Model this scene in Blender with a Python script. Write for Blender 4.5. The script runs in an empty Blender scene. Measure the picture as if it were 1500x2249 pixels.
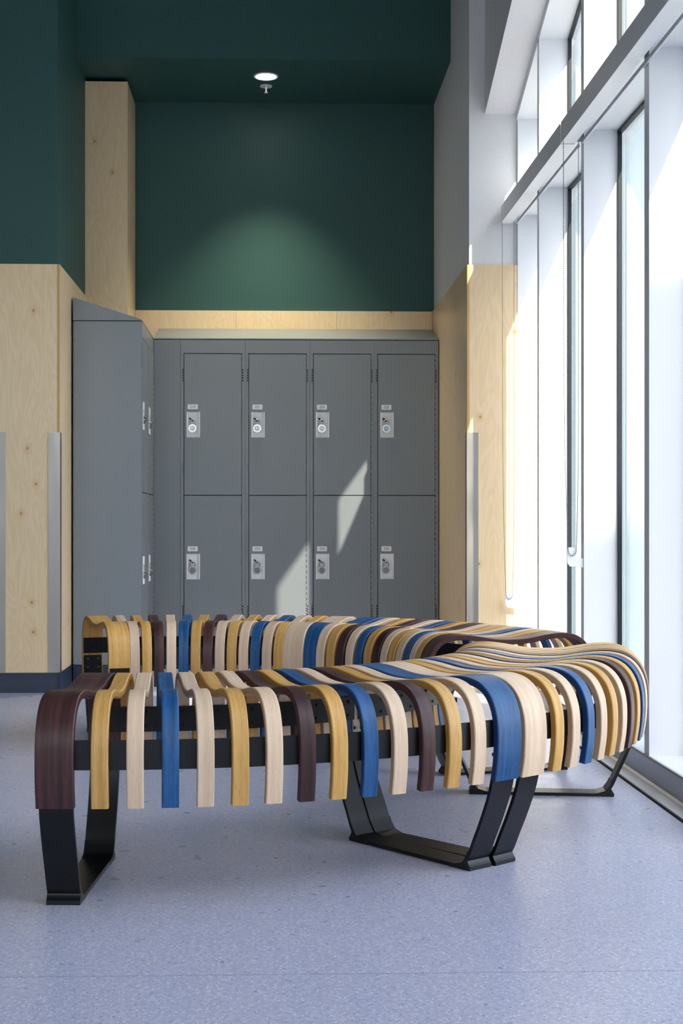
import bpy, bmesh, math, random
from mathutils import Vector, Matrix
random.seed(7)
S = bpy.context.scene
C = S.collection
PI = math.pi
R = math.radians

# ------------------------------------------------------------------ camera
F_PX = 3124.0
CAM_H = 0.839
cam_d = bpy.data.cameras.new('camera')
cam_d.sensor_fit = 'HORIZONTAL'
cam_d.sensor_width = 24.0
cam_d.lens = F_PX * 24.0 / 1500.0
cam_d.shift_x = (750.0 - 697.6) / 1500.0
cam_d.shift_y = (1155.0 - 1124.5) / 1500.0
cam_d.clip_start = 0.05
cam = bpy.data.objects.new('camera', cam_d)
cam.location = (0, 0, CAM_H)
cam.rotation_euler = (PI / 2, 0, -math.atan(97.6 / F_PX))
C.objects.link(cam)
S.camera = cam

# ------------------------------------------------------------------ sky, sun, exposure
SUN_D = Vector((-0.37, 1.0, -0.86)).normalized()
w = bpy.data.worlds.new('world'); S.world = w; w.use_nodes = True
nt = w.node_tree; nt.nodes.clear()
out = nt.nodes.new('ShaderNodeOutputWorld'); bg = nt.nodes.new('ShaderNodeBackground')
sky = nt.nodes.new('ShaderNodeTexSky'); sky.sky_type = 'NISHITA'; sky.sun_disc = False
sky.sun_elevation = math.asin(-SUN_D.z)
sky.sun_rotation = math.atan2(-SUN_D.x, -SUN_D.y)
sky.air_density = 1.0; sky.dust_density = 2.0; sky.ozone_density = 1.0
bg.inputs['Strength'].default_value = 0.42
hsv = nt.nodes.new('ShaderNodeHueSaturation'); hsv.inputs['Saturation'].default_value = 0.55
nt.links.new(sky.outputs[0], hsv.inputs['Color']); nt.links.new(hsv.outputs[0], bg.inputs['Color']); nt.links.new(bg.outputs[0], out.inputs['Surface'])
sun_d = bpy.data.lights.new('sun', 'SUN'); sun_d.energy = 5.8; sun_d.angle = R(0.53); sun_d.color = (1.0, 0.88, 0.68)
sun = bpy.data.objects.new('sun', sun_d); C.objects.link(sun)
sun.rotation_euler = SUN_D.to_track_quat('-Z', 'Y').to_euler(); sun.location = (8, -14, 14)
vs = S.view_settings
vs.view_transform = 'Standard'; vs.look = 'None'; vs.gamma = 1.0; vs.use_curve_mapping = False
vs.exposure = 1.55

# ------------------------------------------------------------------ materials
def lin(c):
    return tuple(((v / 255.0) / 12.92 if v / 255.0 <= 0.04045 else ((v / 255.0 + 0.055) / 1.055) ** 2.4) for v in c)

class Nodes:
    def __init__(s, name, rough=0.5, metal=0.0, spec=0.5):
        s.m = bpy.data.materials.new(name); s.m.use_nodes = True
        s.t = s.m.node_tree; s.p = s.t.nodes['Principled BSDF']
        s.p.inputs['Roughness'].default_value = rough
        s.p.inputs['Metallic'].default_value = metal
        s.p.inputs['Specular IOR Level'].default_value = spec
    def n(s, kind, **kw):
        nd = s.t.nodes.new('ShaderNode' + kind)
        for k, v in kw.items():
            if hasattr(nd, k): setattr(nd, k, v)
            else: nd.inputs[k].default_value = v
        return nd
    def l(s, a, b): s.t.links.new(a, b)
    def base(s, sock): s.l(sock, s.p.inputs['Base Color'])
    def ramp(s, fac, stops):
        r = s.n('ValToRGB'); e = r.color_ramp.elements
        while len(e) < len(stops): e.new(0.5)
        for el, (p, c) in zip(e, stops): el.position = p; el.color = (*c, 1)
        s.l(fac, r.inputs[0]); return r.outputs[0]
    def mix(s, fac, a, b, mode='MIX'):
        x = s.n('MixRGB', blend_type=mode)
        for sock, v in ((x.inputs[0], fac), (x.inputs[1], a), (x.inputs[2], b)):
            if hasattr(v, 'is_linked'): s.l(v, sock)
            elif isinstance(v, tuple): sock.default_value = (*v, 1)
            else: sock.default_value = v
        return x.outputs[0]
    def bump(s, h, strength, dist=0.002):
        b = s.n('Bump', Strength=strength, Distance=dist); s.l(h, b.inputs['Height']); s.l(b.outputs[0], s.p.inputs['Normal'])
    def coord(s, which='Object', scale=(1, 1, 1), loc=None):
        t = s.n('TexCoord'); m = s.n('Mapping'); m.inputs['Scale'].default_value = scale
        s.l(t.outputs[which], m.inputs['Vector'])
        if loc is not None: s.l(loc, m.inputs['Location'])
        return m.outputs[0]

def paint(name, rgb, rough=0.5, var=0.04, spec=0.4, grain=220.0, bump=0.05):
    k = Nodes(name, rough, 0, spec); c = lin(rgb)
    v = k.coord('Object'); nz = k.n('TexNoise', Scale=grain, Detail=2.0); k.l(v, nz.inputs['Vector'])
    lo = tuple(x * (1 - var) for x in c); hi = tuple(min(1, x * (1 + var)) for x in c)
    k.base(k.ramp(nz.outputs['Fac'], [(0.3, lo), (0.7, hi)]))
    if bump: k.bump(nz.outputs['Fac'], bump, 0.0008)
    return k.m

def metal(name, rgb, rough=0.3, stretch=(400, 400, 2), metallic=1.0):
    k = Nodes(name, rough, metallic); c = lin(rgb)
    v = k.coord('Object', stretch); nz = k.n('TexNoise', Scale=1.0, Detail=2.0); k.l(v, nz.inputs['Vector'])
    k.base(k.ramp(nz.outputs['Fac'], [(0.3, tuple(x * .9 for x in c)), (0.7, c)]))
    k.l(k.ramp(nz.outputs['Fac'], [(0.3, (rough * .85,) * 3), (0.7, (min(1, rough * 1.2),) * 3)]), k.p.inputs['Roughness'])
    return k.m

def slat_face(name, light, dark, pores=0.5, rough=0.42):
    # stained veneer, grain runs along U
    k = Nodes(name, rough, 0, 0.4)
    oi = k.n('ObjectInfo'); mul = k.n('VectorMath', operation='SCALE'); mul.inputs[0].default_value = (31.0, 17.0, 5.0)
    k.l(oi.outputs['Random'], mul.inputs['Scale'])
    v1 = k.coord('UV', (2.2, 70, 1), mul.outputs[0]); n1 = k.n('TexNoise', Scale=1.0, Detail=4.0, Distortion=0.6); k.l(v1, n1.inputs['Vector'])
    v2 = k.coord('UV', (28, 620, 1), mul.outputs[0]); n2 = k.n('TexNoise', Scale=1.0, Detail=2.0); k.l(v2, n2.inputs['Vector'])
    c1 = k.ramp(n1.outputs['Fac'], [(0.3, lin(dark)), (0.5, tuple((a + b) / 2 for a, b in zip(lin(light), lin(dark)))), (0.66, lin(light))])
    pr = k.ramp(n2.outputs['Fac'], [(0.56, (1, 1, 1)), (0.66, (1 - pores,) * 3)])
    c2 = k.mix(1.0, c1, pr, 'MULTIPLY')
    hsv = k.n('HueSaturation'); ad = k.n('MapRange'); ad.inputs['To Min'].default_value = 0.9; ad.inputs['To Max'].default_value = 1.1
    k.l(oi.outputs['Random'], ad.inputs['Value']); k.l(ad.outputs[0], hsv.inputs['Value']); k.l(c2, hsv.inputs['Color'])
    k.base(hsv.outputs[0]); k.bump(n2.outputs['Fac'], 0.12, 0.0006)
    return k.m

def slat_edge(name, light, dark):
    # sawn plywood edge: layers run across V
    k = Nodes(name, 0.55, 0, 0.3)
    t = k.n('TexCoord'); sp = k.n('SeparateXYZ'); k.l(t.outputs['UV'], sp.inputs[0])
    m = k.n('Math', operation='MULTIPLY'); m.inputs[1].default_value = 330.0; k.l(sp.outputs['Y'], m.inputs[0])
    f = k.n('Math', operation='FRACT'); k.l(m.outputs[0], f.inputs[0])
    v = k.coord('UV', (40, 900, 1)); nz = k.n('TexNoise', Scale=1.0, Detail=2.0); k.l(v, nz.inputs['Vector'])
    a = k.ramp(f.outputs[0], [(0.0, lin(dark)), (0.16, lin(dark)), (0.24, lin(light)), (0.9, lin(light))])
    g = k.ramp(nz.outputs['Fac'], [(0.3, (0.8,) * 3), (0.7, (1.05,) * 3)])
    k.base(k.mix(1.0, a, g, 'MULTIPLY')); return k.m

WOOD = {
 'gold': (slat_face('oak_gold_face', (212, 168, 98), (190, 140, 70), 0.28), slat_edge('oak_gold_edge', (196, 146, 70), (140, 92, 34)), 'golden yellow oak slat'),
 'pale': (slat_face('ash_pale_face', (224, 198, 170), (208, 178, 148), 0.16), slat_edge('ash_pale_edge', (200, 168, 130), (150, 116, 82)), 'pale natural wood slat'),
 'dark': (slat_face('oak_dark_face', (84, 50, 48), (46, 27, 28), 0.5), slat_edge('oak_dark_edge', (74, 42, 40), (40, 22, 22)), 'dark brown stained slat'),
 'blue': (slat_face('ash_blue_face', (40, 96, 148), (22, 66, 114), 0.45), slat_edge('ash_blue_edge', (24, 60, 108), (12, 32, 66)), 'blue stained slat'),
}

def birch(name, light=(230, 206, 168), dark=(210, 176, 132), rough=0.32, seed=0.0):
    k = Nodes(name, rough, 0, 0.45)
    v = k.coord('Object', (5.0, 5.0, 0.9)); v0 = k.n('VectorMath', operation='ADD'); v0.inputs[1].default_value = (seed, seed * .7, seed * 1.3); k.l(v, v0.inputs[0])
    big = k.n('TexNoise', Scale=1.1, Detail=3.0, Distortion=1.2); k.l(v0.outputs[0], big.inputs['Vector'])
    wv = k.n('Math', operation='MULTIPLY'); wv.inputs[1].default_value = 16.0; k.l(big.outputs['Fac'], wv.inputs[0])
    fr = k.n('Math', operation='PINGPONG'); fr.inputs[1].default_value = 0.5; k.l(wv.outputs[0], fr.inputs[0])
    vf = k.coord('Object', (260, 260, 7)); fine = k.n('TexNoise', Scale=1.0, Detail=3.0); k.l(vf, fine.inputs['Vector'])
    mx = k.n('Math', operation='MULTIPLY'); mx.inputs[1].default_value = 0.55; k.l(fr.outputs[0], mx.inputs[0])
    ad = k.n('Math', operation='ADD'); k.l(mx.outputs[0], ad.inputs[0])
    m2 = k.n('Math', operation='MULTIPLY'); m2.inputs[1].default_value = 0.6; k.l(fine.outputs['Fac'], m2.inputs[0]); k.l(m2.outputs[0], ad.inputs[1])
    c = k.ramp(ad.outputs[0], [(0.2, lin(light)), (0.62, tuple((a + b) / 2 for a, b in zip(lin(light), lin(dark))))])
    # knots: scattered pin spots with a warm halo
    tc = k.n('TexCoord'); sx = k.n('SeparateXYZ'); k.l(tc.outputs['Object'], sx.inputs[0])
    xy = k.n('Math', operation='ADD'); k.l(sx.outputs['X'], xy.inputs[0]); k.l(sx.outputs['Y'], xy.inputs[1])
    cb = k.n('CombineXYZ'); k.l(xy.outputs[0], cb.inputs['X']); k.l(sx.outputs['Z'], cb.inputs['Y'])
    mk = k.n('Mapping'); mk.inputs['Scale'].default_value = (4.6, 3.6, 1); mk.inputs['Location'].default_value = (0.3 + seed, 0.7 + seed * .6, 0); k.l(cb.outputs[0], mk.inputs['Vector'])
    vo = k.n('TexVoronoi', Scale=1.0); vo.voronoi_dimensions = '2D'; vo.inputs['Randomness'].default_value = 0.95; k.l(mk.outputs[0], vo.inputs['Vector'])
    kc = k.n('SeparateColor'); k.l(vo.outputs['Color'], kc.inputs[0])
    ks = k.n('Math', operation='GREATER_THAN'); ks.inputs[1].default_value = 0.45; k.l(kc.outputs['Red'], ks.inputs[0])
    halo = k.ramp(vo.outputs['Distance'], [(0.02, (1, 1, 1)), (0.13, (0, 0, 0))])
    core = k.ramp(vo.outputs['Distance'], [(0.010, (1, 1, 1)), (0.038, (0, 0, 0))])
    hf = k.n('Math', operation='MULTIPLY'); hm = k.n('Math', operation='MULTIPLY'); k.l(halo, hm.inputs[0]); k.l(ks.outputs[0], hm.inputs[1]); hf.inputs[1].default_value = 0.5; k.l(hm.outputs[0], hf.inputs[0])
    cf = k.n('Math', operation='MULTIPLY'); cm = k.n('Math', operation='MULTIPLY'); k.l(core, cm.inputs[0]); k.l(ks.outputs[0], cm.inputs[1]); cf.inputs[1].default_value = 0.75; k.l(cm.outputs[0], cf.inputs[0])
    c = k.mix(hf.outputs[0], c, lin((204, 158, 88))); c = k.mix(cf.outputs[0], c, lin((148, 92, 34)))
    k.base(c); return k.m

def floor_mat():
    k = Nodes('speckled_vinyl', 0.30, 0, 0.5)
    v = k.coord('Object')
    n0 = k.n('TexNoise', Scale=90.0, Detail=5.0); k.l(v, n0.inputs['Vector'])
    base = k.ramp(n0.outputs['Fac'], [(0.35, lin((166, 168, 192))), (0.65, lin((188, 190, 210)))])
    vo = k.n('TexVoronoi', Scale=210.0); k.l(v, vo.inputs['Vector'])
    sp = k.n('SeparateColor'); k.l(vo.outputs['Color'], sp.inputs[0])
    def chips(sock, lo, size, col, b, vor):
        pick = k.n('Math', operation='GREATER_THAN'); pick.inputs[1].default_value = lo; k.l(sock, pick.inputs[0])
        near = k.n('Math', operation='LESS_THAN'); near.inputs[1].default_value = size; k.l(vor.outputs['Distance'], near.inputs[0])
        m = k.n('Math', operation='MULTIPLY'); k.l(pick.outputs[0], m.inputs[0]); k.l(near.outputs[0], m.inputs[1])
        return k.mix(m.outputs[0], b, lin(col))
    b = chips(sp.outputs['Red'], 0.80, 0.42, (214, 214, 226), base, vo)
    b = chips(sp.outputs['Green'], 0.86, 0.36, (128, 132, 156), b, vo)
    vo2 = k.n('TexVoronoi', Scale=150.0); k.l(v, vo2.inputs['Vector']); sp2 = k.n('SeparateColor'); k.l(vo2.outputs['Color'], sp2.inputs[0])
    b = chips(sp2.outputs['Red'], 0.93, 0.27, (94, 96, 116), b, vo2)
    b = chips(sp2.outputs['Blue'], 0.93, 0.30, (226, 226, 236), b, vo2)
    k.base(b)
    n3 = k.n('TexNoise', Scale=14.0, Detail=2.0); k.l(v, n3.inputs['Vector'])
    k.l(k.ramp(n3.outputs['Fac'], [(0.3, (0.27,) * 3), (0.7, (0.36,) * 3)]), k.p.inputs['Roughness'])
    k.bump(n0.outputs['Fac'], 0.04, 0.0008)
    return k.m

def glass_mat():
    m = bpy.data.materials.new('window_glass'); m.use_nodes = True; t = m.node_tree; t.nodes.clear()
    o = t.nodes.new('ShaderNodeOutputMaterial'); mx = t.nodes.new('ShaderNodeMixShader')
    tr = t.nodes.new('ShaderNodeBsdfTransparent'); gl = t.nodes.new('ShaderNodeBsdfGlossy'); fr = t.nodes.new('ShaderNodeFresnel')
    tr.inputs[0].default_value = (0.93, 0.945, 0.95, 1); gl.inputs[0].default_value = (0.92, 0.97, 0.97, 1); gl.inputs['Roughness'].default_value = 0.0
    ge = t.nodes.new('ShaderNodeNewGeometry'); mr = t.nodes.new('ShaderNodeMapRange')      # same reflectance from both sides of the thin pane
    mr.inputs['To Min'].default_value = 1.5; mr.inputs['To Max'].default_value = 1 / 1.5
    t.links.new(ge.outputs['Backfacing'], mr.inputs['Value']); t.links.new(mr.outputs[0], fr.inputs[0])
    t.links.new(fr.outputs[0], mx.inputs[0]); t.links.new(tr.outputs[0], mx.inputs[1]); t.links.new(gl.outputs[0], mx.inputs[2]); t.links.new(mx.outputs[0], o.inputs[0])
    return m

def emit(name, col, s):
    m = bpy.data.materials.new(name); m.use_nodes = True; t = m.node_tree; t.nodes.clear()
    o = t.nodes.new('ShaderNodeOutputMaterial'); e = t.nodes.new('ShaderNodeEmission'); e.inputs[0].default_value = (*col, 1); e.inputs[1].default_value = s
    t.links.new(e.outputs[0], o.inputs[0]); return m

M = {
 'green': paint('green_wall_paint', (44, 82, 80), 0.58),
 'white': paint('white_wall_paint', (222, 222, 224), 0.6),
 'room': paint('white_room_paint', (228, 226, 222), 0.7),
 'frame': paint('white_powder_coat', (232, 234, 238), 0.35, 0.01, 0.4, 300, 0.0),
 'birch': birch('birch_plywood', seed=0.0), 'birch_b': birch('birch_plywood_b', seed=3.7), 'birch_c': birch('birch_plywood_c', seed=7.9),
 'ply': slat_edge('birch_ply_edge', (226, 190, 142), (206, 166, 112)),
 'locker': paint('grey_locker_enamel', (118, 125, 133), 0.34, 0.05, 0.45, 520, 0.12),
 'slot': paint('black_slot', (10, 12, 14), 0.8, 0, 0.1, 100, 0),
 'pan': paint('white_recess_enamel', (238, 239, 242), 0.35, 0.01),
 'plate': paint('label_plate', (226, 230, 236), 0.3, 0.01),
 'ink': paint('label_ink', (60, 64, 70), 0.6, 0, 0.2, 100, 0),
 'steel': metal('stainless_steel', (160, 156, 152), 0.38, (24, 24, 3)),
 'chrome': metal('chrome', (168, 170, 175), 0.24),
 'dial': metal('padlock_dial', (120, 124, 130), 0.25),
 'alu': metal('satin_aluminium', (196, 198, 200), 0.36, (400, 2, 400)),
 'black': paint('black_powder_coat', (7, 8, 11), 0.36, 0.05, 0.4, 300, 0.03),
 'rubber': paint('navy_rubber_base', (34, 48, 68), 0.45, 0.05),
 'gasket': paint('dark_gasket', (16, 30, 38), 0.5, 0.03),
 'floor': floor_mat(), 'glass': glass_mat(),
 'fabric': paint('green_grey_blind', (92, 104, 88), 0.8, 0.08, 0.2, 900, 0.1),
 'clear': paint('white_plastic', (236, 238, 242), 0.25, 0.01),
 'concrete': paint('pale_concrete', (196, 196, 192), 0.85, 0.06, 0.2, 6, 0.05),
 'cladding': paint('pale_teal_cladding', (98, 112, 122), 0.7, 0.02, 0.3, 8, 0.02),
 'midgrey': paint('grey_room_paint', (150, 148, 144), 0.7),
 'lamp': emit('lit_lamp_lens', (1.0, 0.93, 0.82), 14.0),
 'seam': paint('floor_seam', (132, 136, 158), 0.5, 0.02),
}

# ------------------------------------------------------------------ mesh helpers
def box(bm, x0, x1, y0, y1, z0, z1, mi=0):
    v = [bm.verts.new(p) for p in ((x0,y0,z0),(x1,y0,z0),(x1,y1,z0),(x0,y1,z0),(x0,y0,z1),(x1,y0,z1),(x1,y1,z1),(x0,y1,z1))]
    for f in ((0,3,2,1),(4,5,6,7),(0,1,5,4),(1,2,6,5),(2,3,7,6),(3,0,4,7)):
        bm.faces.new([v[i] for i in f]).material_index = mi

def prism(bm, pts, axis, a, b, mi=0):
    # polygon pts (u, v) extruded along axis from a to b
    def P(u, v, t): return {'x': (t, u, v), 'y': (u, t, v), 'z': (u, v, t)}[axis]
    A = [bm.verts.new(P(u, v, a)) for u, v in pts]; B = [bm.verts.new(P(u, v, b)) for u, v in pts]
    n = len(pts)
    fs = [bm.faces.new(A), bm.faces.new(B[::-1])]
    for i in range(n): fs.append(bm.faces.new((A[i], B[i], B[(i+1) % n], A[(i+1) % n])))
    for f in fs: f.material_index = mi

def cyl(bm, c, r, axis, a, b, n=20, r2=None, mi=0):
    r2 = r if r2 is None else r2
    def P(u, v, t): return {'x': (t, c[0]+u, c[1]+v), 'y': (c[0]+u, t, c[1]+v), 'z': (c[0]+u, c[1]+v, t)}[axis]
    A = [bm.verts.new(P(r*math.cos(2*PI*i/n), r*math.sin(2*PI*i/n), a)) for i in range(n)]
    B = [bm.verts.new(P(r2*math.cos(2*PI*i/n), r2*math.sin(2*PI*i/n), b)) for i in range(n)]
    bm.faces.new(A); bm.faces.new(B[::-1])
    for i in range(n): bm.faces.new((A[i], B[i], B[(i+1) % n], A[(i+1) % n]))

def tube(bm, pts, r, n=8):
    pts = [Vector(p) for p in pts]; rings = []
    for i, p in enumerate(pts):
        d = (pts[min(i+1, len(pts)-1)] - pts[max(i-1, 0)]).normalized()
        u = d.cross(Vector((0, 1, 0)) if abs(d.y) < .9 else Vector((1, 0, 0))).normalized(); v = d.cross(u)
        rings.append([bm.verts.new(p + r*(math.cos(2*PI*k/n)*u + math.sin(2*PI*k/n)*v)) for k in range(n)])
    for a, b in zip(rings, rings[1:]):
        for k in range(n): bm.faces.new((a[k], a[(k+1) % n], b[(k+1) % n], b[k]))
    bm.faces.new(rings[0]); bm.faces.new(rings[-1][::-1])

def mesh(name, bm, mats, smooth=None):
    bmesh.ops.recalc_face_normals(bm, faces=bm.faces[:])
    me = bpy.data.meshes.new(name); bm.to_mesh(me); bm.free()
    for m in (mats if isinstance(mats, (list, tuple)) else [mats]): me.materials.append(m)
    if smooth:
        me.polygons.foreach_set('use_smooth', [True]*len(me.polygons)); me.set_sharp_from_angle(angle=R(smooth))
    return me

def obj(name, me, parent=None, loc=(0,0,0), rotz=0.0):
    o = bpy.data.objects.new(name, me); C.objects.link(o); o.location = loc; o.rotation_euler = (0, 0, rotz)
    if parent: o.parent = parent
    return o

def tag(o, label, cat, group=None):
    o['label'] = label; o['category'] = cat
    if group: o['group'] = group
    return o

def thing(name, label, cat, loc=(0,0,0), rotz=0.0, group=None):
    return tag(obj(name, None, None, loc, rotz), label, cat, group)

def struct(name, o_or_me, parent=None):
    o = obj(name, o_or_me, parent)
    if not parent: o['kind'] = 'structure'
    return o

def bxo(name, mat, x0, x1, y0, y1, z0, z1, parent=None, bevel=0.0):
    bm = bmesh.new(); box(bm, x0, x1, y0, y1, z0, z1)
    if bevel: bmesh.ops.bevel(bm, geom=bm.edges[:], offset=bevel, segments=1, affect='EDGES')
    return struct(name, mesh(name, bm, mat), parent)

# ================================================================== THE SETTING
WX = 1.230          # inner face of the curtain wall
GX = 1.370          # glass
YJ = 7.150          # far jamb
YB = 8.720          # finished back wall (panels)
HEAD = lambda y: 2.894 + 0.335 * (YJ - y)      # sloping head of the upper lights
CEIL = lambda y: 3.84 + 0.335 * (7.9 - y)

LXW = -5.0
fl = bxo('floor', M['floor'], LXW - .2, 1.20, -5, 9.0, -0.12, 0.0)
bxo('seam', M['seam'], LXW, 1.155, 2.660, 2.6615, -0.001, 0.0002, fl)
bxo('ground', M['concrete'], -45, 45, -60, 60, -0.40, -0.20)
# neighbouring wing of the building, outside and behind the photographer; its roof edge shades the lower glass
bxo('wall_outside', M['concrete'], 3.2, 30, -24, -12.0, -0.2, 0.9 + 0.86 * 17.6)

wall_back = bxo('wall_back', M['green'], LXW - .2, 1.37, YB + 0.015, 9.0, 0, 5.2)
wall_left = bxo('wall_left', M['green'], -1.402, -1.0875, 7.215, YB + 0.015, 0, 5.0)
wall_right = bxo('wall_right', M['white'], 0.990, GX + 0.03, 7.165, YB + 0.014, 0, 5.0)
bxo('ceiling_soffit', M['green'], -1.0875, 0.990, 7.910, YB + 0.014, 3.434, 5.1)
bm = bmesh.new(); prism(bm, [(9.0, CEIL(9.0)), (-5.0, CEIL(-5)), (-5.0, CEIL(-5) + .2), (9.0, CEIL(9.0) + .2)], 'x', LXW - .2, 1.07)
struct('ceiling', mesh('ceiling', bm, M['green']))
bm = bmesh.new(); prism(bm, [(-5, 0), (9, 0), (9, CEIL(9)), (-5, CEIL(-5))], 'x', LXW - .2, LXW)
struct('wall_far_left', mesh('wall_far_left', bm, M['midgrey']))
GZ0, GZ1 = 2.2, 3.3
bxo('wall_rear', M['room'], LXW - .2, 1.45, -5.2, -5.0, 0, GZ0)
bxo('wall_rear_top', M['room'], LXW - .2, 1.45, -5.2, -5.0, GZ1, CEIL(-5) + .2)
# unseen high glazing added behind the photographer, to light the alcove from the front
lw = obj('fill_window', None); lw['kind'] = 'structure'
for i in range(6):
    xa = LXW + .03 + i * (1.40 - LXW - .06) / 5; xb = xa + (1.40 - LXW - .06) / 5
    bm = bmesh.new(); box(bm, xa - .03, xa + .03, -5.16, -5.02, GZ0, GZ1); obj('mullion', mesh('mullion', bm, M['frame']), lw)
    if i < 5:
        bm = bmesh.new(); box(bm, xa + .03, xb - .03, -5.113, -5.107, GZ0, GZ1); obj('pane', mesh('pane', bm, M['glass']), lw)
bxo('wall_wing', M['cladding'], 1.46, 9.0, 9.4, 9.8, -0.2, 9.0)
bm = bmesh.new()
bh = lambda y: 2.927 + 0.335 * (YJ - y)
prism(bm, [(7.165, bh(7.165)), (-5, bh(-5)), (-5, CEIL(-5) + .4), (7.165, CEIL(7.165) + .4)], 'x', 1.070, GX + 0.08)
struct('wall_bulkhead', mesh('wall_bulkhead', bm, M['white']))

# plywood linings (each sheet its own piece)
WT = 2.157
def sheet(parent, mat, x0, x1, y0, y1, z0, z1):
    return bxo('plywood_panel', mat, x0, x1, y0, y1, z0, z1, parent)
sheet(wall_left, M['birch'], -1.402, -1.0875, 7.200, 7.2145, 0.10, WT)
sheet(wall_left, M['birch_b'], -1.087, -1.0745, 7.201, 8.262, 0.10, WT)
bxo('panel_edge', M['ply'], -1.0870, -1.0746, 7.1997, 7.2010, 0.10, WT, wall_left)
sheet(wall_left, M['birch_c'], -1.0870, -0.842, 8.262, 8.2745, 1.95, 3.41)
sheet(wall_left, M['birch_b'], -0.8545, -0.842, 8.275, YB, 1.95, 3.41)
xs = [-0.842, -0.226, 0.390, 0.977]
for i in range(3):
    sheet(wall_back, M['birch_c' if i % 2 else 'birch'], xs[i] + .0006, xs[i+1] - .0006, YB, YB + 0.0145, 0.10, WT)
sheet(wall_right, M['birch_b'], 0.978, 0.9895, 7.151, 7.559, 0.0, WT)
sheet(wall_right, M['birch_c'], 0.978, 0.9895, 7.561, YB, 0.0, WT)
sheet(wall_right, M['birch_b'], 0.9900, WX + .004, 7.150, 7.1645, 0.0, WT)
bxo('panel_edge', M['ply'], 0.978, 0.9895, 7.1497, 7.1510, 0.0, WT, wall_right)

# cove base on the pillar
bm = bmesh.new(); prism(bm, [(7.1995, 0.10), (7.196, 0.10), (7.194, 0.02), (7.186, 0.004), (7.186, 0), (7.1995, 0)], 'x', -1.41, -1.0655)
struct('baseboard_left', mesh('baseboard_left', bm, M['rubber'], 40))
bm = bmesh.new(); prism(bm, [(-1.0740, 0.10), (-1.0705, 0.10), (-1.0685, 0.02), (-1.0655, 0.004), (-1.0655, 0), (-1.0740, 0)], 'y', 7.187, 7.602)
struct('baseboard_side', mesh('baseboard_side', bm, M['rubber'], 40))

# ---- curtain wall
win = obj('window_1', None); win['kind'] = 'structure'
mulls = [(6.549, 6.593), (5.598, 5.650), (4.620, 4.680)]
y = 4.650
while y > -4.6:
    y -= 0.965; mulls.append((y - .028, y + .028))
for a, b in mulls:
    bm = bmesh.new(); prism(bm, [(a, 0.085), (b, 0.085), (b, HEAD(b) + .01), (a, HEAD(a) + .01)], 'x', WX, GX)
    o = obj('mullion', mesh('mullion', bm, M['frame']), win)
bm = bmesh.new(); prism(bm, [(YJ + .014, 0.085), (YJ - .002, 0.085), (YJ - .002, HEAD(YJ)), (YJ + .014, HEAD(YJ))], 'x', WX + .004, GX)
obj('jamb', mesh('jamb', bm, M['frame']), win)
bm = bmesh.new(); prism(bm, [(7.165, HEAD(7.165)), (-5, HEAD(-5)), (-5, HEAD(-5) + .10), (7.165, HEAD(7.165) + .10)], 'x', WX, GX + .075)
obj('window_head', mesh('window_head', bm, M['frame']), win)
edges = [(YJ, YJ)] + mulls
TZ0, TZ1 = 2.407, 2.520
for (a0, a1), (b0, b1) in zip(edges, edges[1:]):
    ya, yb = b1, a0          # clear opening between yb (far) and ya (near)
    bm = bmesh.new(); box(bm, WX, GX, ya, yb, TZ0, TZ1)
    obj('transom', mesh('transom', bm, M['frame']), win)
    for row in (0, 1):
        if row == 0: poly = [(ya, .088), (yb, .088), (yb, TZ0), (ya, TZ0)]
        else: poly = [(ya, TZ1), (yb, TZ1), (yb, HEAD(yb)), (ya, HEAD(ya))]
        bm = bmesh.new(); prism(bm, [(u, v) for u, v in poly], 'x', GX + .010, GX + .016)
        pane = obj('pane', mesh('pane', bm, M['glass']), win)
        bm = bmesh.new(); t = .014; g0, g1 = GX - .006, GX + .009
        prism(bm, [(yb - t, poly[0][1]), (yb, poly[0][1]), (yb, poly[2][1]), (yb - t, poly[2][1])], 'x', g0, g1)
        prism(bm, [(ya, poly[0][1]), (ya + t, poly[0][1]), (ya + t, poly[3][1]), (ya, poly[3][1])], 'x', g0, g1)
        prism(bm, [(ya, poly[3][1] - t), (yb, poly[2][1] - t), poly[2], poly[3]], 'x', g0, g1)
        prism(bm, [poly[0], poly[1], (yb, poly[1][1] + t), (ya, poly[0][1] + t)], 'x', g0, g1)
        obj('gasket', mesh('gasket', bm, M['gasket']), pane)
for z0, z1 in ((TZ0 - .005, TZ1 + .01),):
    bm = bmesh.new(); box(bm, GX + .020, GX + .075, -5, YJ, z0, z1)
    obj('transom_cap', mesh('transom_cap', bm, M['frame']), win)
bm = bmesh.new(); box(bm, WX + .004, GX + .12, -5, YJ + .014, -0.1, 0.085)
obj('window_sill', mesh('window_sill', bm, M['frame']), win)
bm = bmesh.new()
prism(bm, [(1.162, 0.0), (1.163, 0.007), (1.205, 0.012), (1.216, 0.016), (1.222, 0.080), (1.225, 0.0865), (1.2335, 0.0865), (1.2335, 0.0)], 'y', -5, YJ)
tr1 = struct('trim_1', mesh('trim_1', bm, M['alu']))
bxo('floor_gap', M['slot'], 1.1555, 1.1622, -5, YJ, -0.004, 0.0015, tr1)
for yy in (3.32, 6.1):
    bxo('joint', M['slot'], 1.2155, 1.2232, yy, yy + .0015, 0.016, 0.079, tr1)

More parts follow.
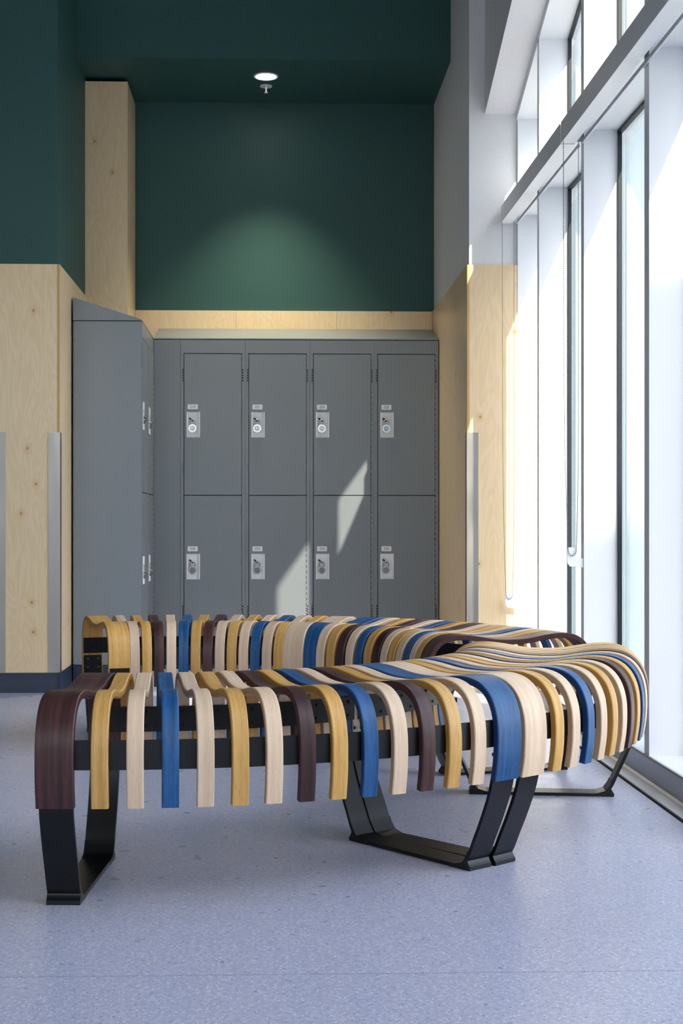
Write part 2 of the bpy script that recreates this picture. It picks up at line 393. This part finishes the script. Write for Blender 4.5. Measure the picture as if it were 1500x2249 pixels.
# ================================================================== CURVED BENCHES
PITCH, WGAP, JGAP = R(2.860), R(3.665), R(3.45)
MOD = 12 * PITCH + 2 * WGAP + JGAP
RM = 1.219
TH = 0.018
half = [(0, .4535), (.06, .4562), (.12, .4660), (.172, .4720), (.214, .4706), (.249, .4605), (.276, .4410), (.295, .4120), (.3060, .3750), (.3090, .3300), (.3065, .2800), (.2985, .2300)]
ctrl = [(-r, z) for r, z in half[:0:-1]] + half
def catmull(P, n):
    P = [Vector((2*P[0][0]-P[1][0], 2*P[0][1]-P[1][1]))] + [Vector(p) for p in P] + [Vector((2*P[-1][0]-P[-2][0], 2*P[-1][1]-P[-2][1]))]
    o = []
    for i in range(1, len(P) - 2):
        for k in range(n):
            t = k / n; a, b, c, d = P[i-1:i+3]
            o.append(.5*((2*b) + (c-a)*t + (2*a-5*b+4*c-d)*t*t + (3*b-a-3*c+d)*t**3))
    o.append(P[-2]); return o
PROFILE = catmull(ctrl, 3)

def ribbon(path, thick, width, mats, bev=0.0022, inward=True):
    """flat bar of given width following path (r, z); local -Y is outwards (+r)."""
    bm = bmesh.new(); uv = bm.loops.layers.uv.new('UVMap')
    n = len(path); L = [0.0]
    for a, b in zip(path, path[1:]): L.append(L[-1] + (b - a).length)
    w2 = width / 2; b = bev
    # cross-section (across width x, depth into the bar d, face v, side flag)
    cs = [(-w2 + b, 0), (w2 - b, 0), (w2, b), (w2, thick - b), (w2 - b, thick), (-w2 + b, thick), (-w2, thick - b), (-w2, b)]
    rings = []
    for i, p in enumerate(path):
        d = (path[min(i+1, n-1)] - path[max(i-1, 0)]).normalized()
        nrm = Vector((d.y, -d.x))            # towards the inside of the arch when path runs inner -> outer
        rings.append([bm.verts.new((x, -(p.x + nrm.x*t), p.y + nrm.y*t)) for x, t in cs])
    for i in range(n - 1):
        for k in range(8):
            k2 = (k + 1) % 8
            f = bm.faces.new((rings[i][k], rings[i][k2], rings[i+1][k2], rings[i+1][k]))
            side = k in (2, 6); f.material_index = 1 if side else 0; f.smooth = True
            for lp, (ii, kk) in zip(f.loops, ((i, k), (i, k2), (i+1, k2), (i+1, k))):
                lp[uv].uv = (L[ii], cs[kk][1] if side else cs[kk][0])
    for ring, u in ((rings[0], 0), (rings[-1][::-1], L[-1])):
        f = bm.faces.new(ring); f.material_index = 1
        for lp in f.loops: lp[uv].uv = (lp.vert.co.x, lp.vert.co.y)
    return bm

SLATS = {}
for col, (fm, em, lab) in WOOD.items():
    for kind, wd in (('normal', 0.0372), ('wide', 0.0835)):
        SLATS[col, kind] = mesh('slat_' + col, ribbon(PROFILE, TH, wd, None), [fm, em], 32)

# leg loop: flat steel bar bent to a U, feet wedges
leg_half = [(.2905, .305), (.2885, .27), (.279, .205), (.256, .135), (.2285, .075), (.212, .038), (.196, .018), (.172, .0105), (.12, .0100)]
LEGP = catmull([(-r - .012, z) for r, z in leg_half] + [(-.012, .01)] + [(r - .012 if i > 2 else r - .012 * i / 3, z) for i, (r, z) in list(enumerate(leg_half))[::-1]], 3)
bm = ribbon([Vector((p.x, p.y)) for p in LEGP], 0.0095, 0.075, None, 0.001)
LEG = mesh('leg_frame', bm, [M['black'], M['black']], 32)
def foot_mesh(s):
    bm = bmesh.new()
    pts = [(.196, 0), (.2215, 0), (.2230, .002), (.2230, .010), (.2180, .015), (.2140, .024), (.2130, .036), (.2150, .048), (.208, .034), (.196, .018), (.170, .010), (.150, .009), (.150, 0)]
    prism(bm, [(-(s * r - .012), z) for r, z in pts], 'x', -.0377, .0377)
    return mesh('foot', bm, M['black'], 35)
FOOT = {s: foot_mesh(s) for s in (1, -1)}
def bolt_mesh():
    bm = bmesh.new()
    cyl(bm, (0, 0), .005, 'y', -.004, .004, 10)
    return mesh('bolt', bm, M['dial'])
BOLT = bolt_mesh()

def arc_rail(r0, r1, z0, z1, t0, t1, n=28):
    bm = bmesh.new(); rings = []
    for i in range(n + 1):
        t = t0 + (t1 - t0) * i / n; s, c = math.sin(t), math.cos(t)
        rings.append([bm.verts.new((r*s, -r*c, z)) for r, z in ((r0, z0), (r1, z0), (r1, z1), (r0, z1))])
    for a, b in zip(rings, rings[1:]):
        for k in range(4): bm.faces.new((a[k], a[(k+1) % 4], b[(k+1) % 4], b[k]))
    bm.faces.new(rings[0]); bm.faces.new(rings[-1][::-1])
    return mesh('rail', bm, M['black'], 35)

SEQ = ['gold', 'pale', 'blue', 'pale', 'gold', 'pale', 'dark', 'gold', 'blue', 'pale', 'dark', 'gold', 'pale']
ENDS = [('dark', 'blue'), ('pale', 'gold')]
def bench(name, label, poses):
    bx_, by_, _ = poses[0]
    root = thing(name, label, 'bench', (bx_, by_, 0), 0, 'curved slatted benches')
    for m, (cx, cy, t0) in enumerate(poses):
        def put(nm, me, t, rad=RM, parent=root):
            return obj(nm, me, parent, (cx - bx_ + rad*math.sin(t), cy - by_ - rad*math.cos(t), 0), t)
        a = t0 + m * MOD
        angs = [a] + [a + WGAP + i * PITCH for i in range(13)] + [a + 2 * WGAP + 12 * PITCH]
        cols = [ENDS[m][0]] + SEQ + [ENDS[m][1]]
        for i, (t, col) in enumerate(zip(angs, cols)):
            kind = 'wide' if i in (0, 14) else 'normal'
            s = put('slat', SLATS[col, kind], t); s['label'] = ('wide ' if kind == 'wide' else '') + WOOD[col][2]
        for i in (0, 14):
            lg = put('leg_frame', LEG, angs[i])
            for s in (1, -1):
                obj('foot', FOOT[s], lg)
                for sx in (-.022, .022):
                    for z in (.290, .255): obj('bolt', BOLT, lg, (sx, -s * .2765, z))
        e = R(1.45)
        for r0, r1 in ((RM + .2825, RM + .2905), (RM - .2905, RM - .2825)):
            obj('rail', arc_rail(r0, r1, .312, .376, angs[0] - e, angs[-1] + e), root, (cx - bx_, cy - by_, 0))
        bm = bmesh.new()
        for t in angs:
            for rr in (RM + .2825, RM - .2825):
                for z in (.326, .362):
                    bmesh.ops.create_icosphere(bm, subdivisions=1, radius=.0045, matrix=Matrix.Translation((rr*math.sin(t), -rr*math.cos(t), z)))
        rb = obj('rail_bolts', mesh('rail_bolts', bm, M['black'], 60), root, (cx - bx_, cy - by_, 0)); rb['kind'] = 'stuff'
    return root
bench('curved_bench', 'near curved bench of multicoloured bent wood slats with dark brown end slat in the foreground', [(-0.374, 4.589, R(-3.62)), (-0.358, 4.597, R(-4.30))])
bench('curved_bench', 'far curved bench of multicoloured wood slats with gold end slat, between near bench and lockers', [(-0.379, 4.537, R(104.8)), (-0.312, 4.486, R(110.1))])

# ================================================================== LOCKERS
LZ, LH, LD = 0.10, 1.829, 0.362
D0 = ((0.189, 1.0160), (1.0208, 1.847))
def number_mesh(txt):
    cu = bpy.data.curves.new('number', 'FONT'); cu.body = txt; cu.size = .021; cu.align_x = 'CENTER'; cu.align_y = 'CENTER'; cu.extrude = .0002
    o = bpy.data.objects.new('tmp_number', cu); C.objects.link(o)
    dg = bpy.context.evaluated_depsgraph_get(); me = bpy.data.meshes.new_from_object(o.evaluated_get(dg))
    bpy.data.objects.remove(o); bpy.data.curves.remove(cu)
    me.transform(Matrix.Rotation(PI / 2, 4, 'X')); me.materials.clear(); me.materials.append(M['ink']); return me

def body_mesh(W):
    bm = bmesh.new(); s = .0185
    box(bm, .0005, W - .0005, .070, LD, LZ, LZ + LH)
    box(bm, .0005, .003, .046, .070, LZ, LZ + LH); box(bm, W - .003, W - .0005, .046, .070, LZ, LZ + LH); box(bm, .003, W - .003, .046, .070, LZ + LH - .003, LZ + LH)
    box(bm, .0005, s, 0, .046, LZ, LZ + LH); box(bm, W - s, W - .0005, 0, .046, LZ, LZ + LH)
    box(bm, s, W - s, 0, .046, LZ, D0[0][0] - .0045); box(bm, s, W - s, 0, .046, D0[1][1] + .0045, LZ + LH)
    return mesh('body', bm, M['locker'])
def slots_mesh(W):
    bm = bmesh.new()
    for z in (1.722, .335):
        for k in range(5):
            zz = z + (k - 2) * .0155
            for x0, x1 in ((.0095, .0195), (W - .0095, W - .0195)):
                prism(bm, [(x0, zz - .0065), (x1, zz + .0035), (x1, zz + .0085), (x0, zz - .0005)], 'y', -.0006, .0005)
    return mesh('vent_slots', bm, M['slot'])
PX0, PX1, PZ0, PZ1 = .0135, .0915, .337, .486
def door_mesh(W, h):
    dw = W - .045; bm = bmesh.new(); y0, y1 = -.001, .014
    box(bm, 0, PX0, y0, y1, 0, h); box(bm, PX1, dw, y0, y1, 0, h)
    box(bm, PX0, PX1, y0, y1, 0, PZ0); box(bm, PX0, PX1, y0, y1, PZ1, h)
    return mesh('door', bm, M['locker'])
def pan_mesh():
    bm = bmesh.new()
    box(bm, PX0, PX1, .017, .019, PZ0, PZ1)
    box(bm, PX0, PX0 + .0075, -.004, .017, PZ0, PZ1); box(bm, PX1 - .005, PX1, -.004, .017, PZ0, PZ1)
    box(bm, PX0 + .0075, PX1 - .005, .001, .017, PZ0, PZ0 + .002); box(bm, PX0 + .0075, PX1 - .005, .001, .017, PZ1 - .002, PZ1)
    return mesh('handle_recess', bm, M['pan'])
def hasp_mesh():
    bm = bmesh.new(); x, z = PX0 + .026, PZ0 + .103
    prism(bm, [(x - .013, z + .010), (x - .008, z + .014), (x + .013, z - .004), (x + .008, z - .010)], 'y', .000, .0168)
    return mesh('latch', bm, M['slot'])
def plate_mesh():
    bm = bmesh.new(); box(bm, .0195, .0785, -.0025, -.001, .501, .530)
    bmesh.ops.bevel(bm, geom=[e for e in bm.edges if abs(e.verts[0].co.y - e.verts[1].co.y) > .001], offset=.002, segments=2, affect='EDGES')
    return mesh('number_plate', bm, M['plate'])
def hinge_mesh(W, h):
    bm = bmesh.new(); n = 26
    for i in range(n):
        z = h * (i + .12) / n; cyl(bm, (W - .045 + .0015, -.0005), .0026, 'z', z, z + h / n * .62, 8)
    return mesh('hinge', bm, M['locker'], 40)
def padlock_meshes():
    bm = bmesh.new(); r = .0235
    cyl(bm, (0, 0), r, 'y', -.009, .009, 28); e = [e for e in bm.edges if abs(e.verts[0].co.y - e.verts[1].co.y) < 1e-6]
    bmesh.ops.bevel(bm, geom=e, offset=.003, segments=2, affect='EDGES'); b = mesh('body', bm, M['chrome'], 35)
    bm = bmesh.new(); cyl(bm, (0, 0), .0175, 'y', -.0105, -.009, 24); cyl(bm, (0, 0), .0095, 'y', -.019, -.0105, 18, .0105); d = mesh('dial', bm, M['dial'], 35)
    bm = bmesh.new(); pts = [(-.0145, 0, .017), (-.0145, 0, .036)] + [(-.0145*math.cos(a), 0, .036 + .0145*math.sin(a)) for a in [PI*i/10 for i in range(1, 10)]] + [(.0145, 0, .036), (.0145, 0, .017)]
    tube(bm, pts, .0034, 8); return b, d, mesh('shackle', bm, M['chrome'], 50)
PAN, HASP, PLATE, PAD = pan_mesh(), hasp_mesh(), plate_mesh(), padlock_meshes()
KITS = {}
def locker(loc, rotz, W, nums, label, where, group):
    if W not in KITS: KITS[W] = (body_mesh(W), slots_mesh(W), [door_mesh(W, b - a) for a, b in D0], [hinge_mesh(W, b - a) for a, b in D0])
    B, V, DM, HM = KITS[W]
    t = thing('locker', label, 'locker', loc, rotz, group)
    obj('body', B, t); obj('vent_slots', V, t)['kind'] = 'stuff'
    mw = Matrix.Translation(loc) @ Matrix.Rotation(rotz, 4, 'Z')
    for k, (a, b) in enumerate(D0):
        d = obj('door', DM[k], t, (.0225, 0, a)); obj('handle_recess', PAN, d)['label'] = 'white recessed handle pan'; obj('latch', HASP, d); obj('hinge', HM[k], d)['kind'] = 'stuff'
        if nums:
            obj('number_plate', PLATE, d); obj('number', number_mesh(nums[k]), d, (.049, -.0028, .5155))
        p = mw @ Vector((.0225 + PX0 + .0345 + random.uniform(-.001, .001), -.002, a + .390))
        lab = ('silver combination padlock on %s door %s of the back lockers, %s' % (('lower', 'upper')[k], nums[k], where)) if nums else 'silver combination padlock on the %s door of the %s' % (('lower', 'upper')[k], where)
        q = thing('padlock', lab, 'padlock', p, rotz, 'combination padlocks')
        for nm, me in zip(('body', 'dial', 'shackle'), PAD): obj(nm, me, q)
    return t
LX0, LY = -0.543, 8.353
for i in range(4):
    n = (str(220 + 2 * i), str(219 + 2 * i)); which = ('first from the left, beside the corner filler', 'second from the left', 'third from the left', 'last on the right, beside the birch wall')[i]
    locker((LX0 + i * .379, LY, 0), 0, .379, n, 'grey metal locker numbered %s and %s, %s' % (n[1], n[0], which), ('first from the left', 'second from the left', 'third from the left', 'rightmost')[i], 'lockers along the back wall')
FX = -0.700
for i in range(2):
    where = ('side locker nearest the end panel', 'side locker next to the corner')[i]
    locker((FX, 7.616 + i * .3685, 0), PI / 2, .3685, None, ('grey side-facing metal locker nearest the broad end panel', 'grey side-facing metal locker in the corner next to the filler')[i], where, 'lockers along the left wall')
# end panel, filler, sloped tops, bases
bm = bmesh.new(); box(bm, -1.064, FX + .001, 7.600, 7.615, LZ, LZ + LH)
bmesh.ops.bevel(bm, geom=bm.edges[:], offset=.003, segments=2, affect='EDGES')
tag(obj('locker_end_panel', mesh('locker_end_panel', bm, M['locker'], 35)), 'broad blank grey metal panel closing the end of the left lockers', 'panel')
bm = bmesh.new(); box(bm, FX + .002, LX0 - .001, LY, LY + .02, LZ, LZ + LH); box(bm, LX0 - .010, LX0 - .001, LY - .0015, LY, LZ, LZ + LH)
tag(obj('filler_panel', mesh('filler_panel', bm, M['locker'])), 'narrow grey corner filler panel left of locker 219', 'panel')
ZT = LZ + LH + .004
bm = bmesh.new(); prism(bm, [(-1.064, ZT), (FX, ZT), (FX, ZT + .006), (-1.064, ZT + .122)], 'y', 7.600, 8.258)
prism(bm, [(-0.838, ZT), (FX, ZT), (FX, ZT + .006), (-0.838, ZT + .050)], 'y', 8.2581, 8.70)
tag(obj('sloped_locker_top', mesh('sloped_locker_top', bm, M['locker'])), 'grey sloped metal top over the left side lockers', 'locker top')
bm = bmesh.new(); prism(bm, [(LY, ZT), (LY, ZT + .006), (YB - .002, ZT + .112), (YB - .002, ZT)], 'x', FX + .002, .972)
tag(obj('sloped_locker_top', mesh('sloped_locker_top', bm, M['locker'])), 'grey sloped metal top over the back lockers', 'locker top')
bxo('baseboard_lockers_left', M['rubber'], -1.064, FX - .012, 7.606, 8.70, 0, LZ - .001)
bxo('baseboard_lockers_back', M['rubber'], FX - .010, .972, LY + .012, 8.70, 0, LZ - .001)

# ================================================================== CORNER GUARDS
def guard(label, x, y, sx, flange_y=.05):
    bm = bmesh.new(); f = .057; t = .0022
    prism(bm, [(x + sx*t, y - t), (x + sx*t, y + flange_y), (x, y + flange_y), (x, y), (x - sx*f, y), (x - sx*f, y - t)], 'z', .102, 1.310)
    tag(obj('corner_guard', mesh('corner_guard', bm, M['steel'])), label, 'corner guard', 'stainless corner guards')
guard('stainless steel corner guard on the birch pillar beside the left lockers', -1.0742, 7.1993, 1)
guard('stainless steel corner guard at the left edge of the birch pillar', -1.4025, 7.1993, -1)
guard('stainless steel corner guard on the birch wall corner beside the windows', 0.9778, 7.1493, -1)

# ================================================================== DOWNLIGHT AND SPRINKLER
SZ = 3.434
dl = thing('downlight', 'round lit recessed downlight in the dark green soffit', 'ceiling light', (-.042, 8.215, SZ))
bm = bmesh.new()
n = 40; rs = [(.059, -.001), (.060, -.004), (.071, -.004), (.072, 0)]
rings = [[bm.verts.new((r*math.cos(2*PI*i/n), r*math.sin(2*PI*i/n), z)) for i in range(n)] for r, z in rs]
for a, b in zip(rings, rings[1:]):
    for i in range(n): bm.faces.new((a[i], a[(i+1) % n], b[(i+1) % n], b[i]))
obj('trim_ring', mesh('trim_ring', bm, M['pan'], 50), dl)
bm = bmesh.new(); cyl(bm, (0, 0), .0595, 'z', -.0018, -.0004, 40); obj('lens', mesh('lens', bm, M['lamp']), dl)
ld = bpy.data.lights.new('downlight_beam', 'SPOT'); ld.energy = 75; ld.spot_size = R(84); ld.spot_blend = 0.9; ld.color = (1.0, 0.92, 0.66); ld.shadow_soft_size = .05
lo = bpy.data.objects.new('downlight_beam', ld); C.objects.link(lo); lo.parent = dl; lo.location = (0, 0, -.012)
sp = thing('sprinkler_head', 'small white fire sprinkler head below the round downlight', 'sprinkler', (-.042, 8.395, SZ))
bm = bmesh.new(); cyl(bm, (0, 0), .036, 'z', -.005, 0, 28); obj('escutcheon', mesh('escutcheon', bm, M['clear'], 40), sp)
bm = bmesh.new(); cyl(bm, (0, 0), .004, 'z', -.036, -.005, 10, .006); obj('stem', mesh('stem', bm, M['clear'], 40), sp)
bm = bmesh.new(); cyl(bm, (0, 0), .012, 'z', -.041, -.036, 16, .007); obj('deflector', mesh('deflector', bm, M['clear'], 40), sp)

# ================================================================== ROLLER BLINDS
def blind(label, y0, y1, yc, zc):
    t = thing('roller_blind', label, 'blind', (1.19, (y0 + y1) / 2, 2.36), 0, 'rolled-up blinds under the transom')
    def part(nm, bm, mat, sm=None): return obj(nm, mesh(nm, bm, mat, sm), t, (-1.19, -(y0 + y1) / 2, -2.36))
    bm = bmesh.new()
    prism(bm, [(1.146, 2.363), (1.203, 2.363), (1.203, 2.366), (1.149, 2.366), (1.149, 2.445), (1.229, 2.445), (1.229, 2.448), (1.146, 2.448)], 'y', y0, y1)
    part('cassette', bm, M['frame'])
    bm = bmesh.new(); cyl(bm, (1.2135, 2.402), .0125, 'y', y0 + .02, y1 - .02, 20); part('fabric_roll', bm, M['fabric'], 40)
    bm = bmesh.new(); box(bm, 1.2225, 1.2290, y0 + .02, y1 - .02, 2.356, 2.372); part('hem_bar', bm, M['frame'])
    bm = bmesh.new(); box(bm, 1.150, 1.228, y1 - .012, y1 - .004, 2.367, 2.444); part('end_bracket', bm, M['clear'])
    # bead chain loop in a plane facing the room end
    pts = []; xa, xb = 1.1485, 1.2085; xm = 1.184; n = 300
    N1 = 160
    for i in range(N1 + 1):
        s = i / N1; z = 2.385 + (zc + .02 - 2.385) * s; k = max(0, (s - .55) / .45) ** 2
        pts.append((xa + .004 * s + (xm - .016 - xa - .004) * k, yc, z))
    for i in range(1, 9):
        a = PI + PI * i / 9; pts.append((xm + .016 * math.cos(a), yc, zc + .02 + .02 * math.sin(a)))
    for i in range(N1 + 1):
        s = 1 - i / N1; z = 2.385 + (zc + .02 - 2.385) * s; k = max(0, (s - .7) / .3) ** 2
        pts.append((xb + (xm + .016 - xb) * k, yc, z))
    bm = bmesh.new(); tube(bm, pts[::4] + [pts[-1]], .0009, 5)
    P = [Vector(p) for p in pts]; acc = 0; last = P[0]; step = .0085
    for a, b in zip(P, P[1:]):
        L = (b - a).length; d = step - acc
        while d <= L:
            bmesh.ops.create_icosphere(bm, subdivisions=1, radius=.0025, matrix=Matrix.Translation(a.lerp(b, d / L))); d += step
        acc = (acc + L) % step
    part('bead_chain', bm, M['dial'], 60)['kind'] = 'stuff'
    bm = bmesh.new()
    prism(bm, [(xm - .020, zc - .010), (xm - .020, zc + .026), (xm - .012, zc + .034), (xm + .010, zc + .034), (xm + .016, zc + .026), (xm + .016, zc - .010), (xm + .045, zc - .010), (xm + .0455, zc - .046), (xm + .010, zc - .042), (xm - .008, zc - .042), (xm - .018, zc - .028)], 'y', yc + .004, yc + .012)
    part('chain_tensioner', bm, M['clear'])
blind('white roller blind cassette with bead chain against the birch wall end of the windows', 5.645, 7.135, 7.105, .470)
blind('white roller blind cassette nearest the camera with bead chain in front of the window mullion', 2.70, 5.635, 5.600, .720)
